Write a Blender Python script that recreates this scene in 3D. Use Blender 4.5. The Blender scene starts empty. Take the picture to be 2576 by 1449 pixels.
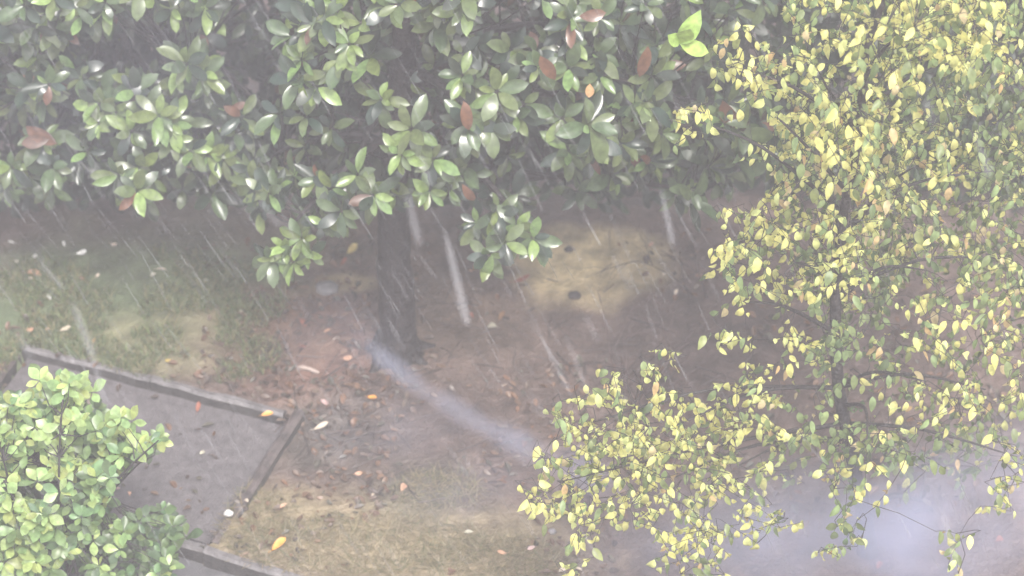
import bpy, math, random
import numpy as np
from mathutils import Vector, Matrix, noise

R = math.radians
rng = random.Random(11)
S = bpy.context.scene
COL = S.collection

# ------------------------------------------------------------------ camera
H, PITCH, TAN = 9.0, R(40.0), math.tan(R(10.5))
cam_d = bpy.data.cameras.new('camera')
cam = bpy.data.objects.new('camera', cam_d)
COL.objects.link(cam)
cam.location = (0, 0, H)
cam.rotation_euler = (R(90) - PITCH, 0, 0)
cam_d.sensor_width = 36.0
cam_d.angle = R(21.0)
cam_d.clip_start = 0.05
cam_d.clip_end = 500
cam_d.dof.use_dof = True
cam_d.dof.focus_distance = 11.1
cam_d.dof.aperture_fstop = 1.6
S.camera = cam

# ------------------------------------------------------------------ sky, sun, exposure
SUN_EL, SUN_ROT = R(58), R(160)          # high sun behind thick cloud, from behind the camera on the right
world = bpy.data.worlds.new('World')
S.world = world
world.use_nodes = True
wn = world.node_tree
wn.nodes.clear()
sky = wn.nodes.new('ShaderNodeTexSky')
sky.sky_type = 'NISHITA'
sky.sun_disc = False
sky.sun_elevation = SUN_EL
sky.sun_rotation = SUN_ROT
sky.dust_density = 4.0
hs = wn.nodes.new('ShaderNodeHueSaturation')   # overcast: the blue is mostly gone
hs.inputs['Saturation'].default_value = 0.22
bg = wn.nodes.new('ShaderNodeBackground')
bg.inputs['Strength'].default_value = 0.15
wo = wn.nodes.new('ShaderNodeOutputWorld')
wn.links.new(sky.outputs[0], hs.inputs['Color'])
wn.links.new(hs.outputs[0], bg.inputs['Color'])
wn.links.new(bg.outputs[0], wo.inputs['Surface'])

sun_d = bpy.data.lights.new('sun', 'SUN')
sun_d.energy = 1.5
sun_d.angle = R(14)
sun_d.color = (1.0, 0.95, 0.87)
sun = bpy.data.objects.new('sun', sun_d)
COL.objects.link(sun)
sv = Vector((math.sin(SUN_ROT) * math.cos(SUN_EL), math.cos(SUN_ROT) * math.cos(SUN_EL), math.sin(SUN_EL)))
sun.rotation_euler = sv.to_track_quat('Z', 'Y').to_euler()
sun.location = sv * 40

S.view_settings.view_transform = 'Standard'
S.view_settings.look = 'None'
S.view_settings.gamma = 1.0
S.view_settings.use_curve_mapping = False
S.view_settings.exposure = 1.3
S.cycles.use_denoising = True
S.cycles.max_bounces = 6
S.cycles.volume_bounces = 2
S.cycles.transparent_max_bounces = 16
S.cycles.volume_step_rate = 2.0
S.cycles.sample_clamp_indirect = 6.0

HAZE_DENSITY = 0.0118
HAZE_COLOR = (0.92, 0.905, 0.945)

# ------------------------------------------------------------------ pixel -> world helpers (photo is 2576 x 1449 here)
FW = Vector((0, math.cos(PITCH), -math.sin(PITCH)))
UP = Vector((0, math.sin(PITCH), math.cos(PITCH)))
CAM = Vector((0, 0, H))
def ray(px, py):
    return FW + Vector((1, 0, 0)) * ((px - 1288) / 1288 * TAN) + UP * ((724.5 - py) / 1288 * TAN)
def PY(px, py, Y):
    d = ray(px, py)
    return CAM + d * (Y / d.y)
def G(px, py, z=0.0):
    d = ray(px, py)
    return CAM + d * ((z - H) / d.z)
def PD(px, py, dist):
    return CAM + ray(px, py).normalized() * dist
def proj(p):
    v = p - CAM
    dz = v.dot(FW)
    return 1288 + v.x / dz / TAN * 1288, 724.5 - v.dot(UP) / dz / TAN * 1288, dz

# ------------------------------------------------------------------ materials
def new_mat(name):
    m = bpy.data.materials.new(name)
    m.use_nodes = True
    nt = m.node_tree
    nt.nodes.clear()
    out = nt.nodes.new('ShaderNodeOutputMaterial')
    return m, nt, out
def N(nt, t, **kw):
    n = nt.nodes.new(t)
    for k, v in kw.items():
        if k in n.inputs: n.inputs[k].default_value = v
        else: setattr(n, k, v)
    return n
def leaf_mat(name, rough=0.3, back=None, transl=0.25, spec=0.5):
    m, nt, out = new_mat(name)
    at = N(nt, 'ShaderNodeAttribute', attribute_name='tint')
    tc = N(nt, 'ShaderNodeNewGeometry')
    no = N(nt, 'ShaderNodeTexNoise', Scale=38.0, Detail=2.0)
    nt.links.new(tc.outputs['Position'], no.inputs['Vector'])
    mr = N(nt, 'ShaderNodeMapRange')
    mr.inputs['From Min'].default_value, mr.inputs['From Max'].default_value = 0.3, 0.7
    mr.inputs['To Min'].default_value, mr.inputs['To Max'].default_value = 0.72, 1.25
    nt.links.new(no.outputs['Fac'], mr.inputs['Value'])
    mul = N(nt, 'ShaderNodeVectorMath', operation='SCALE')
    nt.links.new(at.outputs['Color'], mul.inputs[0])
    nt.links.new(mr.outputs['Result'], mul.inputs['Scale'])
    col = mul.outputs[0]
    if back:
        mx = N(nt, 'ShaderNodeMix', data_type='RGBA')
        nt.links.new(tc.outputs['Backfacing'], mx.inputs[0])
        nt.links.new(col, mx.inputs[6])
        mx.inputs[7].default_value = (*back, 1)
        col = mx.outputs[2]
    pb = N(nt, 'ShaderNodeBsdfPrincipled', Roughness=rough)
    pb.inputs['Specular IOR Level'].default_value = spec
    nt.links.new(col, pb.inputs['Base Color'])
    tr = N(nt, 'ShaderNodeBsdfTranslucent')
    nt.links.new(col, tr.inputs['Color'])
    ms = N(nt, 'ShaderNodeMixShader')
    ms.inputs[0].default_value = transl
    nt.links.new(pb.outputs[0], ms.inputs[1])
    nt.links.new(tr.outputs[0], ms.inputs[2])
    nt.links.new(ms.outputs[0], out.inputs['Surface'])
    return m
def rough_mat(name, c1, c2, scale=14, rough=0.5, bump=0.4, attr=None, bscale=60, spec=0.5):
    m, nt, out = new_mat(name)
    ge = N(nt, 'ShaderNodeNewGeometry')
    no = N(nt, 'ShaderNodeTexNoise', Scale=scale, Detail=8.0, Roughness=0.65)
    nt.links.new(ge.outputs['Position'], no.inputs['Vector'])
    pb = N(nt, 'ShaderNodeBsdfPrincipled')
    pb.inputs['Specular IOR Level'].default_value = spec
    if attr:
        at = N(nt, 'ShaderNodeAttribute', attribute_name=attr)
        mr = N(nt, 'ShaderNodeMapRange')
        mr.inputs['From Min'].default_value, mr.inputs['From Max'].default_value = 0.3, 0.7
        mr.inputs['To Min'].default_value, mr.inputs['To Max'].default_value = 0.6, 1.45
        nt.links.new(no.outputs['Fac'], mr.inputs['Value'])
        mul = N(nt, 'ShaderNodeVectorMath', operation='SCALE')
        nt.links.new(at.outputs['Color'], mul.inputs[0])
        nt.links.new(mr.outputs['Result'], mul.inputs['Scale'])
        nt.links.new(mul.outputs[0], pb.inputs['Base Color'])
    else:
        cr = N(nt, 'ShaderNodeValToRGB')
        cr.color_ramp.elements[0].position, cr.color_ramp.elements[1].position = 0.32, 0.7
        cr.color_ramp.elements[0].color = (*c1, 1)
        cr.color_ramp.elements[1].color = (*c2, 1)
        nt.links.new(no.outputs['Fac'], cr.inputs['Fac'])
        nt.links.new(cr.outputs['Color'], pb.inputs['Base Color'])
    n2 = N(nt, 'ShaderNodeTexNoise', Scale=bscale, Detail=6.0)
    nt.links.new(ge.outputs['Position'], n2.inputs['Vector'])
    r2 = N(nt, 'ShaderNodeMapRange')
    r2.inputs['To Min'].default_value, r2.inputs['To Max'].default_value = rough - 0.15, rough + 0.2
    nt.links.new(no.outputs['Fac'], r2.inputs['Value'])
    nt.links.new(r2.outputs['Result'], pb.inputs['Roughness'])
    bp = N(nt, 'ShaderNodeBump', Strength=bump, Distance=0.02)
    nt.links.new(n2.outputs['Fac'], bp.inputs['Height'])
    nt.links.new(bp.outputs['Normal'], pb.inputs['Normal'])
    nt.links.new(pb.outputs[0], out.inputs['Surface'])
    return m

M_MAG = leaf_mat('magnolia leaf', 0.27, (0.085, 0.05, 0.03), 0.12, 0.65)
M_YEL = leaf_mat('yellow leaf', 0.38, None, 0.38, 0.45)
M_BUSH = leaf_mat('light green leaf', 0.32, None, 0.28, 0.5)
M_DARK = leaf_mat('hedge leaf', 0.4, None, 0.1, 0.4)
M_FALL = leaf_mat('fallen leaf', 0.4, None, 0.1, 0.5)
M_GRASS = leaf_mat('grass blade', 0.4, None, 0.25, 0.4)
M_BARK = rough_mat('wet dark bark', (0.008, 0.006, 0.007), (0.032, 0.024, 0.024), 22, 0.5, 0.9, bscale=45)
M_BARK2 = rough_mat('grey bark', (0.02, 0.018, 0.02), (0.06, 0.05, 0.05), 25, 0.5, 0.8)
M_TWIG = rough_mat('pale dead twig', (0.09, 0.065, 0.062), (0.17, 0.12, 0.115), 30, 0.5, 0.3)
M_TWIGD = rough_mat('dark wet twig', (0.03, 0.022, 0.022), (0.07, 0.05, 0.05), 30, 0.5, 0.3)
M_GROUND = rough_mat('wet soil', None, None, 9, 0.5, 0.8, attr='tint', bscale=42)
M_BAY = rough_mat('wet gravelly paving', (0.080, 0.072, 0.077), (0.172, 0.154, 0.162), 16, 0.42, 0.7, bscale=110)
M_PATH = rough_mat('wet grey path', (0.09, 0.088, 0.095), (0.16, 0.155, 0.165), 10, 0.35, 0.4, bscale=120)
M_KERB = rough_mat('wet old concrete', (0.09, 0.083, 0.085), (0.22, 0.205, 0.21), 12, 0.42, 0.5)
M_KERBD = rough_mat('dark stained kerb', (0.05, 0.042, 0.042), (0.15, 0.12, 0.115), 12, 0.45, 0.5)
M_KERBS = rough_mat('shade-painted mossy kerb side', (0.032, 0.029, 0.028), (0.085, 0.078, 0.075), 14, 0.5, 0.5)  # darker tone stands in for shade on the upright faces, besides dirt
M_STONE = rough_mat('grey stone', (0.16, 0.15, 0.155), (0.30, 0.28, 0.285), 18, 0.45, 0.5)
M_STONED = rough_mat('dark stone', (0.03, 0.025, 0.025), (0.08, 0.065, 0.06), 18, 0.45, 0.5)
M_WHITE = rough_mat('white pebble', (0.5, 0.48, 0.46), (0.75, 0.72, 0.7), 30, 0.4, 0.2)

m, nt, out = new_mat('falling rain water')
tb = N(nt, 'ShaderNodeBsdfTransparent')
pb = N(nt, 'ShaderNodeBsdfPrincipled', Roughness=0.25)
pb.inputs['Base Color'].default_value = (0.82, 0.82, 0.86, 1)
tl = N(nt, 'ShaderNodeBsdfTranslucent', Color=(0.82, 0.82, 0.86, 1))
m1 = N(nt, 'ShaderNodeMixShader'); m1.inputs[0].default_value = 0.5
nt.links.new(pb.outputs[0], m1.inputs[1]); nt.links.new(tl.outputs[0], m1.inputs[2])
m2 = N(nt, 'ShaderNodeMixShader'); m2.inputs[0].default_value = 0.12
nt.links.new(tb.outputs[0], m2.inputs[1]); nt.links.new(m1.outputs[0], m2.inputs[2])
nt.links.new(m2.outputs[0], out.inputs['Surface'])
M_RAIN = m

# ------------------------------------------------------------------ object helpers
def tag(o, label=None, cat=None, group=None, kind=None):
    if label: o['label'] = label
    if cat: o['category'] = cat
    if group: o['group'] = group
    if kind: o['kind'] = kind
    return o
def empty(name, loc):
    o = bpy.data.objects.new(name, None)
    o.empty_display_size = 0.1
    o.location = loc
    COL.objects.link(o)
    return o
class MB:
    def __init__(s): s.v, s.f = [], []
    def add(s, v, f):
        b = len(s.v)
        s.v += [tuple(p) for p in v]
        s.f += [tuple(i + b for i in q) for q in f]
    def tube(s, pts, rad, n=6, cap=True, wob=0.0):
        b = len(s.v)
        k = len(pts)
        pr = None
        for i, p in enumerate(pts):
            t = (pts[min(i + 1, k - 1)] - pts[max(i - 1, 0)]).normalized()
            if pr is None:
                a = t.cross(Vector((0.31, 0.95, 0.05)))
                if a.length < 0.1: a = t.cross(Vector((1, 0, 0)))
                a.normalize()
            else:
                a = (pr - t * pr.dot(t)).normalized()
            pr = a
            c = t.cross(a)
            for j in range(n):
                th = 2 * math.pi * j / n
                r = rad[i]
                if wob: r *= 1 + wob * noise.noise(Vector((math.cos(th) * 2, math.sin(th) * 2, i * 0.45)) + p)
                s.v.append(tuple(p + (a * math.cos(th) + c * math.sin(th)) * r))
        for i in range(k - 1):
            for j in range(n):
                s.f.append((b + i * n + j, b + i * n + (j + 1) % n, b + (i + 1) * n + (j + 1) % n, b + (i + 1) * n + j))
        if cap:
            s.f.append(tuple(b + j for j in reversed(range(n))))
            s.f.append(tuple(b + (k - 1) * n + j for j in range(n)))
    def build(s, name, mat, parent=None, off=None, smooth=True):
        me = bpy.data.meshes.new(name)
        o = Vector(off) if off is not None else Vector((0, 0, 0))
        me.from_pydata([(x - o.x, y - o.y, z - o.z) for x, y, z in s.v], [], s.f)
        me.materials.append(mat)
        if smooth: me.polygons.foreach_set('use_smooth', [True] * len(me.polygons))
        ob = bpy.data.objects.new(name, me)
        COL.objects.link(ob)
        if parent is not None: ob.parent = parent
        return ob
def curve(pts, n=8):
    """smooth polyline through control points (Catmull-Rom)"""
    P = [pts[0]] + list(pts) + [pts[-1]]
    res = []
    for i in range(1, len(P) - 2):
        for k in range(n):
            t = k / n
            a, b, c, d = P[i - 1], P[i], P[i + 1], P[i + 2]
            res.append(0.5 * ((2 * b) + (c - a) * t + (2 * a - 5 * b + 4 * c - d) * t * t + (3 * b - a - 3 * c + d) * t ** 3))
    res.append(P[-2])
    return res

# ------------------------------------------------------------------ leaves
def leaf_geo(w, fold, curl, kind='ellip', ns=6, twist=0.0):
    """unit leaf along +X, upper side +Z"""
    def hw(t):
        if kind == 'ellip': return math.sin(math.pi * min(1, t ** 1.25)) ** 0.62
        if kind == 'obov': return math.sin(math.pi * t ** 1.35) ** 0.8
        return math.sin(math.pi * t ** 0.78) ** 0.85          # ovate, pointed tip
    cx, cz, cen = 0.0, 0.0, [(0.0, 0.0, 0.0)]
    for i in range(1, ns + 1):
        a = curl * (i - 0.5) / ns
        cx += math.cos(a) / ns; cz -= math.sin(a) / ns
        cen.append((cx, cz, curl * i / ns))
    V, F = [(0, 0, 0)], []
    for i in range(1, ns):
        x, z, a = cen[i]
        h = hw(i / ns) * w
        tw = twist * i / ns
        V.append((x, -h * math.cos(tw), z + fold * h - h * math.sin(tw)))
        V.append((x, 0, z))
        V.append((x, h * math.cos(tw), z + fold * h + h * math.sin(tw)))
    V.append((cen[ns][0], 0, cen[ns][1]))
    F += [(0, 1, 2), (0, 2, 3)]
    for i in range(ns - 2):
        b = 1 + i * 3
        F += [(b, b + 3, b + 4, b + 1), (b + 1, b + 4, b + 5, b + 2)]
    b = 1 + (ns - 2) * 3
    t = len(V) - 1
    F += [(b, t, b + 1), (b + 1, t, b + 2)]
    return np.array(V, dtype=np.float64), F
class Species:
    def __init__(s, mat, kind, w, tints, seed, curl=(0.1, 0.6), fold=(0.1, 0.45), twist=0.3):
        s.mat, s.var, s.mesh = mat, [], []
        q = random.Random(seed)
        s.names = {}
        for key, cols in tints.items():
            s.names[key] = []
            for c in cols:
                g = leaf_geo(w * q.uniform(0.85, 1.15), q.uniform(*fold), q.uniform(*curl), kind, 6, q.uniform(-twist, twist))
                s.names[key].append(len(s.var))
                s.var.append((g, c))
                me = bpy.data.meshes.new('leaf')
                me.from_pydata([tuple(p) for p in g[0]], [], g[1])
                me.materials.append(mat)
                me.polygons.foreach_set('use_smooth', [True] * len(me.polygons))
                at = me.color_attributes.new('tint', 'FLOAT_COLOR', 'POINT')
                at.data.foreach_set('color', list((*c, 1.0)) * len(me.vertices))
                s.mesh.append(me)
def frame(d, n, p, L):
    d = d.normalized()
    n = (n - d * n.dot(d))
    if n.length < 1e-4: n = d.orthogonal()
    n.normalize()
    y = n.cross(d)
    return Matrix(((d.x * L, y.x * L, n.x * L, p.x), (d.y * L, y.y * L, n.y * L, p.y), (d.z * L, y.z * L, n.z * L, p.z), (0, 0, 0, 1)))
class Foliage:
    """the leaves of one plant; the best seen become leaf parts, the rest one stuff part"""
    all = []
    def __init__(s, root, sp, name='foliage', nmax=300):
        s.root, s.sp, s.name, s.nmax, s.L = root, sp, name, nmax, []
        Foliage.all.append(s)
    def add(s, d, n, p, L, key):
        s.L.append((rng.choice(s.sp.names[key]), frame(d, n, p, L)))
    def finish(s, pick):
        base = s.root.location if s.root else Vector((0, 0, 0))
        Tm = Matrix.Translation(-base)
        vs, fs, ts, off = [], [], [], 0
        for i, (vi, M) in enumerate(s.L):
            if i in pick:
                o = bpy.data.objects.new('leaf', s.sp.mesh[vi])
                COL.objects.link(o)
                o.parent = s.root
                o.matrix_basis = Tm @ M
                continue
            (g, f), c = s.sp.var[vi]
            A = np.array(Tm @ M)
            vs.append(g @ A[:3, :3].T + A[:3, 3])
            fs += [tuple(k + off for k in q) for q in f]
            ts.append(np.tile(np.array((*c, 1.0)), (len(g), 1)))
            off += len(g)
        if not vs: return None
        me = bpy.data.meshes.new(s.name)
        me.from_pydata(np.concatenate(vs).tolist(), [], fs)
        me.materials.append(s.sp.mat)
        me.polygons.foreach_set('use_smooth', [True] * len(me.polygons))
        at = me.color_attributes.new('tint', 'FLOAT_COLOR', 'POINT')
        at.data.foreach_set('color', np.concatenate(ts).astype(np.float32).ravel())
        o = bpy.data.objects.new(s.name, me)
        COL.objects.link(o)
        if s.root: o.parent = s.root
        o['kind'] = 'stuff'
        return o
def finish_foliage():
    W, Hh = 644, 362
    zb = np.full((Hh, W), 1e9)
    recs = []
    for fo in Foliage.all:
        for i, (vi, M) in enumerate(fo.L):
            x = M.col[0].to_3d(); y = M.col[1].to_3d(); n = M.col[2].to_3d().normalized()
            p0 = M.col[3].to_3d()
            pts = []
            for a, b in ((0.25, 0), (0.5, 0.18), (0.5, -0.18), (0.75, 0)):
                p = p0 + x * a + y * b
                px, py, dz = proj(p)
                pts.append((int(px // 4), int(py // 4), dz))
            face = abs(n.dot((p0 - CAM).normalized()))
            recs.append((fo, i, pts, x.length * (0.25 + face)))
            for u, v, dz in pts:
                if 0 <= u < W and 0 <= v < Hh and dz < zb[v, u]: zb[v, u] = dz
    score = {}
    for fo, i, pts, size in recs:
        vis = sum(1 for u, v, dz in pts if 0 <= u < W and 0 <= v < Hh and dz < zb[v, u] + 0.02) / len(pts)
        if vis > 0.45: score.setdefault(id(fo), []).append((-size * vis * vis, i))
    for fo in Foliage.all:
        lst = sorted(score.get(id(fo), []))[:fo.nmax]
        fo.finish({i for _, i in lst})

def tints(base, k, dv=0.3, seed=1):
    q = random.Random(seed)
    res = []
    for _ in range(k):
        f = 1 + q.uniform(-dv, dv)
        h = q.uniform(-0.12, 0.12)
        res.append(tuple(max(0.002, c * f * (1 + (h if j == 0 else -h if j == 2 else 0))) for j, c in enumerate(base)))
    return res
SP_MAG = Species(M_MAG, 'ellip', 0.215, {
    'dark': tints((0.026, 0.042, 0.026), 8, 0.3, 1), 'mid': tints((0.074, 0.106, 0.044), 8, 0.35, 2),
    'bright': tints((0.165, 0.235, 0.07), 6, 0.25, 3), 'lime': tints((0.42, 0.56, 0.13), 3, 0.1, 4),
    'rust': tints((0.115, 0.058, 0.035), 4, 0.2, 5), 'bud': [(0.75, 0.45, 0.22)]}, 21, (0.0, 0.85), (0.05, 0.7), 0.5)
SP_YEL = Species(M_YEL, 'ovate', 0.215, {
    'yellow': tints((0.68, 0.69, 0.26), 10, 0.24, 6), 'olive': tints((0.28, 0.34, 0.13), 8, 0.25, 7),
    'amber': tints((0.60, 0.46, 0.24), 4, 0.15, 8), 'green': tints((0.12, 0.17, 0.07), 6, 0.25, 9)}, 22, (0.2, 1.7), (0.05, 0.6), 0.6)
SP_BUSH = Species(M_BUSH, 'obov', 0.27, {
    'bright': tints((0.31, 0.395, 0.14), 8, 0.28, 10), 'mid': tints((0.17, 0.26, 0.10), 8, 0.3, 11),
    'dark': tints((0.10, 0.16, 0.075), 8, 0.3, 12)}, 23, (0.0, 0.6), (0.1, 0.4))
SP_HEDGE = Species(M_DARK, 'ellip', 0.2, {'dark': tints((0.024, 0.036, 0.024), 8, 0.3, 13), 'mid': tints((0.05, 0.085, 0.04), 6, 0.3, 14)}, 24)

# ------------------------------------------------------------------ layout of the kerbs (ground plane)
A, B = G(72, 872, .06), G(728, 1042, .06)
A.z = B.z = 0.0
ux = (B - A).normalized()
vx = Vector((ux.y, -ux.x, 0))                          # towards the camera, square to the far kerb
C = G(556, 1352, .07)
C.z = 0.0
depth = (C - B).dot(vx)
BW = (B - A).length
def kb(a): return depth + 0.06 + 0.05 * (a - BW + 0.15)
def loc2(p): d = Vector((p[0], p[1], 0)) - A; return d.dot(ux), d.dot(vx)
def in_bay(x, y):
    a, b = loc2((x, y)); return -0.02 < a < BW + 0.0 and -0.0 < b < kb(a)
def in_path(x, y):
    a, b = loc2((x, y)); return b > kb(a) + 0.005 and b < depth + 1.95

# ------------------------------------------------------------------ ground
def blob(x, y, c, rx, ry, s=0.5, nz=0.55):
    d = math.hypot((x - c[0]) / rx, (y - c[1]) / ry) + nz * noise.noise(Vector((x * 2.2, y * 2.2, 3.1))) + 0.25 * noise.noise(Vector((x * 7, y * 7, 9.1)))
    return max(0.0, min(1.0, (1 - d) / s + 0.5))
def mixc(a, b, t): return tuple(p + (q - p) * t for p, q in zip(a, b))
SOIL, SOIL2 = (0.132, 0.092, 0.078), (0.082, 0.058, 0.052)
SAND, GREEN, RED, STRAW = (0.56, 0.44, 0.25), (0.105, 0.135, 0.07), (0.165, 0.085, 0.06), (0.25, 0.20, 0.125)
BLOBS = [  # px, py, rx m, ry m, colour, strength
    (1482, 702, 0.41, 0.30, SAND, 1.0), (870, 730, 0.16, 0.09, SAND, 0.6),
    (880, 640, 0.5, 0.25, (0.17, 0.11, 0.085), 0.7), (560, 640, 0.7, 0.28, (0.16, 0.115, 0.085), 0.8),
    (330, 720, 0.85, 0.45, GREEN, 0.9), (120, 860, 0.75, 0.35, GREEN, 0.9), (620, 760, 0.35, 0.25, GREEN, 0.7),
    (520, 880, 0.5, 0.25, STRAW, 0.45), (780, 880, 0.35, 0.45, RED, 0.65), (640, 790, 0.3, 0.15, RED, 0.45),
    (900, 1370, 0.85, 0.28, STRAW, 0.85), (640, 1310, 0.3, 0.22, STRAW, 0.8), (1250, 1420, 0.5, 0.25, STRAW, 0.5),
    (1150, 790, 0.35, 0.5, (0.14, 0.10, 0.075), 0.6), (1650, 850, 0.6, 0.5, SOIL2, 0.5), (1100, 1240, 0.35, 0.2, (0.06, 0.065, 0.05), 0.5),
    (1000, 1080, 0.45, 0.3, SOIL2, 0.5), (850, 1100, 0.3, 0.25, (0.085, 0.078, 0.068), 0.6), (200, 590, 1.0, 0.2, SOIL2, 0.6)]
BL = [(G(a, b), rx, ry, c, s) for a, b, rx, ry, c, s in BLOBS]
def soil_z(x, y):
    z = 0.055 + 0.03 * noise.noise(Vector((x * 1.1, y * 1.1, 0))) + 0.016 * noise.noise(Vector((x * 5, y * 5, 2))) + 0.008 * noise.noise(Vector((x * 15, y * 15, 5)))
    a, b = loc2((x, y))
    if BW + 0.02 < a < BW + 0.6 and -0.2 < b < depth - 0.15: z -= 0.05 * (1 - (a - BW) / 0.6)
    if in_bay(x, y) or in_path(x, y): z = -0.09
    return z
xs = np.unique(np.concatenate([np.linspace(-3.8, 3.8, 250), -3.8 - np.geomspace(0.05, 60, 22), 3.8 + np.geomspace(0.05, 60, 22)]))
ys = np.unique(np.concatenate([np.linspace(7.2, 13.8, 215), 7.2 - np.geomspace(0.05, 60, 22), 13.8 + np.geomspace(0.05, 60, 22)]))
gv, gc = [], []
for y in ys:
    for x in xs:
        near = -4 < x < 4 and 7 < y < 14
        gv.append((x, y, soil_z(x, y) if (near or in_path(x, y)) else 0.05))
        t = 0.5 + 0.5 * noise.noise(Vector((x * 1.7, y * 1.7, 7)))
        c = mixc(SOIL2, SOIL, max(0, min(1, 0.15 + 1.1 * t)))
        if near:
            for p, rx, ry, cc, s in BL:
                k = blob(x, y, p, rx, ry, 0.45 if cc is SAND else 0.7, 0.28 if cc is SAND else 0.55)
                if k > 0: c = mixc(c, cc, k * s)
            v = noise.noise(Vector((x * 13, y * 13, 1.3)))
            c = tuple(q * (1 + 0.35 * v) for q in c)
        gc += [*c, 1.0]
nx_, ny_ = len(xs), len(ys)
gf = [(j * nx_ + i, j * nx_ + i + 1, (j + 1) * nx_ + i + 1, (j + 1) * nx_ + i) for j in range(ny_ - 1) for i in range(nx_ - 1)]
me = bpy.data.meshes.new('ground')
me.from_pydata(gv, [], gf)
me.materials.append(M_GROUND)
me.polygons.foreach_set('use_smooth', [True] * len(me.polygons))
at = me.color_attributes.new('tint', 'FLOAT_COLOR', 'POINT')
at.data.foreach_set('color', gc)
ground = bpy.data.objects.new('ground', me)
COL.objects.link(ground)
tag(ground, 'wet brown garden soil with mossy grass and sandy patches', kind='structure')

def sheet(name, a0, a1, b0, b1, z, mat, label, st=0.06):
    na, nb = max(2, int((a1 - a0) / st)), max(2, int((b1 - b0) / st))
    m = MB()
    V = []
    for j in range(nb + 1):
        for i in range(na + 1):
            p = A + ux * (a0 + (a1 - a0) * i / na) + vx * (b0 + (b1 - b0) * j / nb)
            V.append((p.x, p.y, z + 0.008 * noise.noise(Vector((p.x * 3, p.y * 3, 1)))))
    m.add(V, [(j * (na + 1) + i, (j + 1) * (na + 1) + i, (j + 1) * (na + 1) + i + 1, j * (na + 1) + i + 1) for j in range(nb) for i in range(na)])
    return tag(m.build(name, mat), label, kind='structure')
sheet('paved_bay', 0.0, BW, 0.0, kb(0), 0.0, M_BAY, 'wet gravelly grey-brown bay framed by low concrete kerbs')
sheet('path', -3.0, 9.0, depth - 0.06, depth + 1.98, -0.035, M_PATH, 'wet blue-grey path along the bottom of the garden', 0.15)

def kerb(name, a0, b0, a1, b1, wid, top, label, mat, seg=0.9, bot=-0.12):
    wid *= 0.62
    top *= 0.75
    p0, p1 = A + ux * a0 + vx * b0, A + ux * a1 + vx * b1
    d = (p1 - p0); L = d.length; d.normalize()
    s = Vector((-d.y, d.x, 0))
    root = empty(name, (p0 + p1) / 2)
    tag(root, label, 'kerb', 'concrete kerbs around the paved bay')
    n = max(1, round(L / seg))
    for k in range(n):
        q = MB()
        c = MB()
        u0, u1 = L * k / n + 0.004, L * (k + 1) / n - 0.004
        dz = rng.uniform(-0.008, 0.008); sh = rng.uniform(-0.006, 0.006)
        st = 9
        prof = [(-wid / 2, bot), (-wid / 2, top - 0.014), (-wid / 2 + 0.012, top), (wid / 2 - 0.012, top), (wid / 2, top - 0.014), (wid / 2, bot)]
        V = []
        for i in range(st + 1):
            u = u0 + (u1 - u0) * i / st
            for w, z in prof:
                p = p0 + d * u + s * (w + sh)
                jn = 0.006 * noise.noise(Vector((p.x * 9, p.y * 9, z * 9)))
                V.append(p + s * jn + Vector((0, 0, z + dz + (jn if z > 0 else 0))))
        np_ = len(prof)
        F = [(i * np_ + j, (i + 1) * np_ + j, (i + 1) * np_ + j + 1, i * np_ + j + 1) for i in range(st) for j in range(np_ - 1)]
        F += [tuple(range(np_)), tuple(st * np_ + j for j in reversed(range(np_)))]
        q.add(V, F)
        o = q.build('kerb_stone', mat, root, root.location, smooth=False)
        o.data.materials.append(M_KERBS)           # sides darker: shade put into the colour, along with old moss and dirt
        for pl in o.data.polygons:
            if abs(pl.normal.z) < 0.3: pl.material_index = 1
    return root
kerb('concrete_kerb', -0.045, 0.0, BW - 0.02, 0.0, 0.075, 0.085, 'long pale concrete kerb along the far edge of the paved bay', M_KERB)
kerb('concrete_kerb', BW + 0.028, -0.06, BW + 0.028, kb(BW) - 0.035, 0.085, 0.075, 'dark stained kerb along the right edge of the paved bay', M_KERBD)
kerb('concrete_kerb', -0.04, 0.05, -0.04, kb(0) - 0.035, 0.075, 0.08, 'short dark kerb at the left edge of the bay, behind the light green bush', M_KERBD)
kerb('concrete_kerb', -1.2, kb(-1.2), BW + 2.6, kb(BW + 2.6), 0.085, 0.075, 'grey kerb along the bottom path, at the lower edge of the picture', M_KERB)

# ------------------------------------------------------------------ magnolia trees
def build_tree(name, label, cat, base, trunk_pts, r0, r1, mat, sides=14, group=None):
    root = empty(name, base)
    tag(root, label, cat, group)
    pts = curve(trunk_pts, 6)
    m = MB()
    n = len(pts)
    rad = [r0 + (r1 - r0) * (i / (n - 1)) ** 0.9 for i in range(n)]
    for i in range(n):
        h = pts[i].z - base.z
        rad[i] *= 1 + 0.75 * math.exp(-max(0, h + 0.05) / 0.08)
    m.tube(pts, rad, sides, True, 0.16)
    m.build('trunk', mat, root, base)
    return root, pts, rad
def limb(root, base, p0, p1, r0, r1, mat, sag=0.1, name='branch'):
    mid = (p0 + p1) / 2 + Vector((rng.uniform(-.06, .06), rng.uniform(-.06, .06), sag))
    pts = curve([p0, mid, p1], 5)
    m = MB()
    m.tube(pts, [r0 + (r1 - r0) * i / (len(pts) - 1) for i in range(len(pts))], 6, True, 0.1)
    m.build(name, mat, root, base)
    return pts
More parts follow.
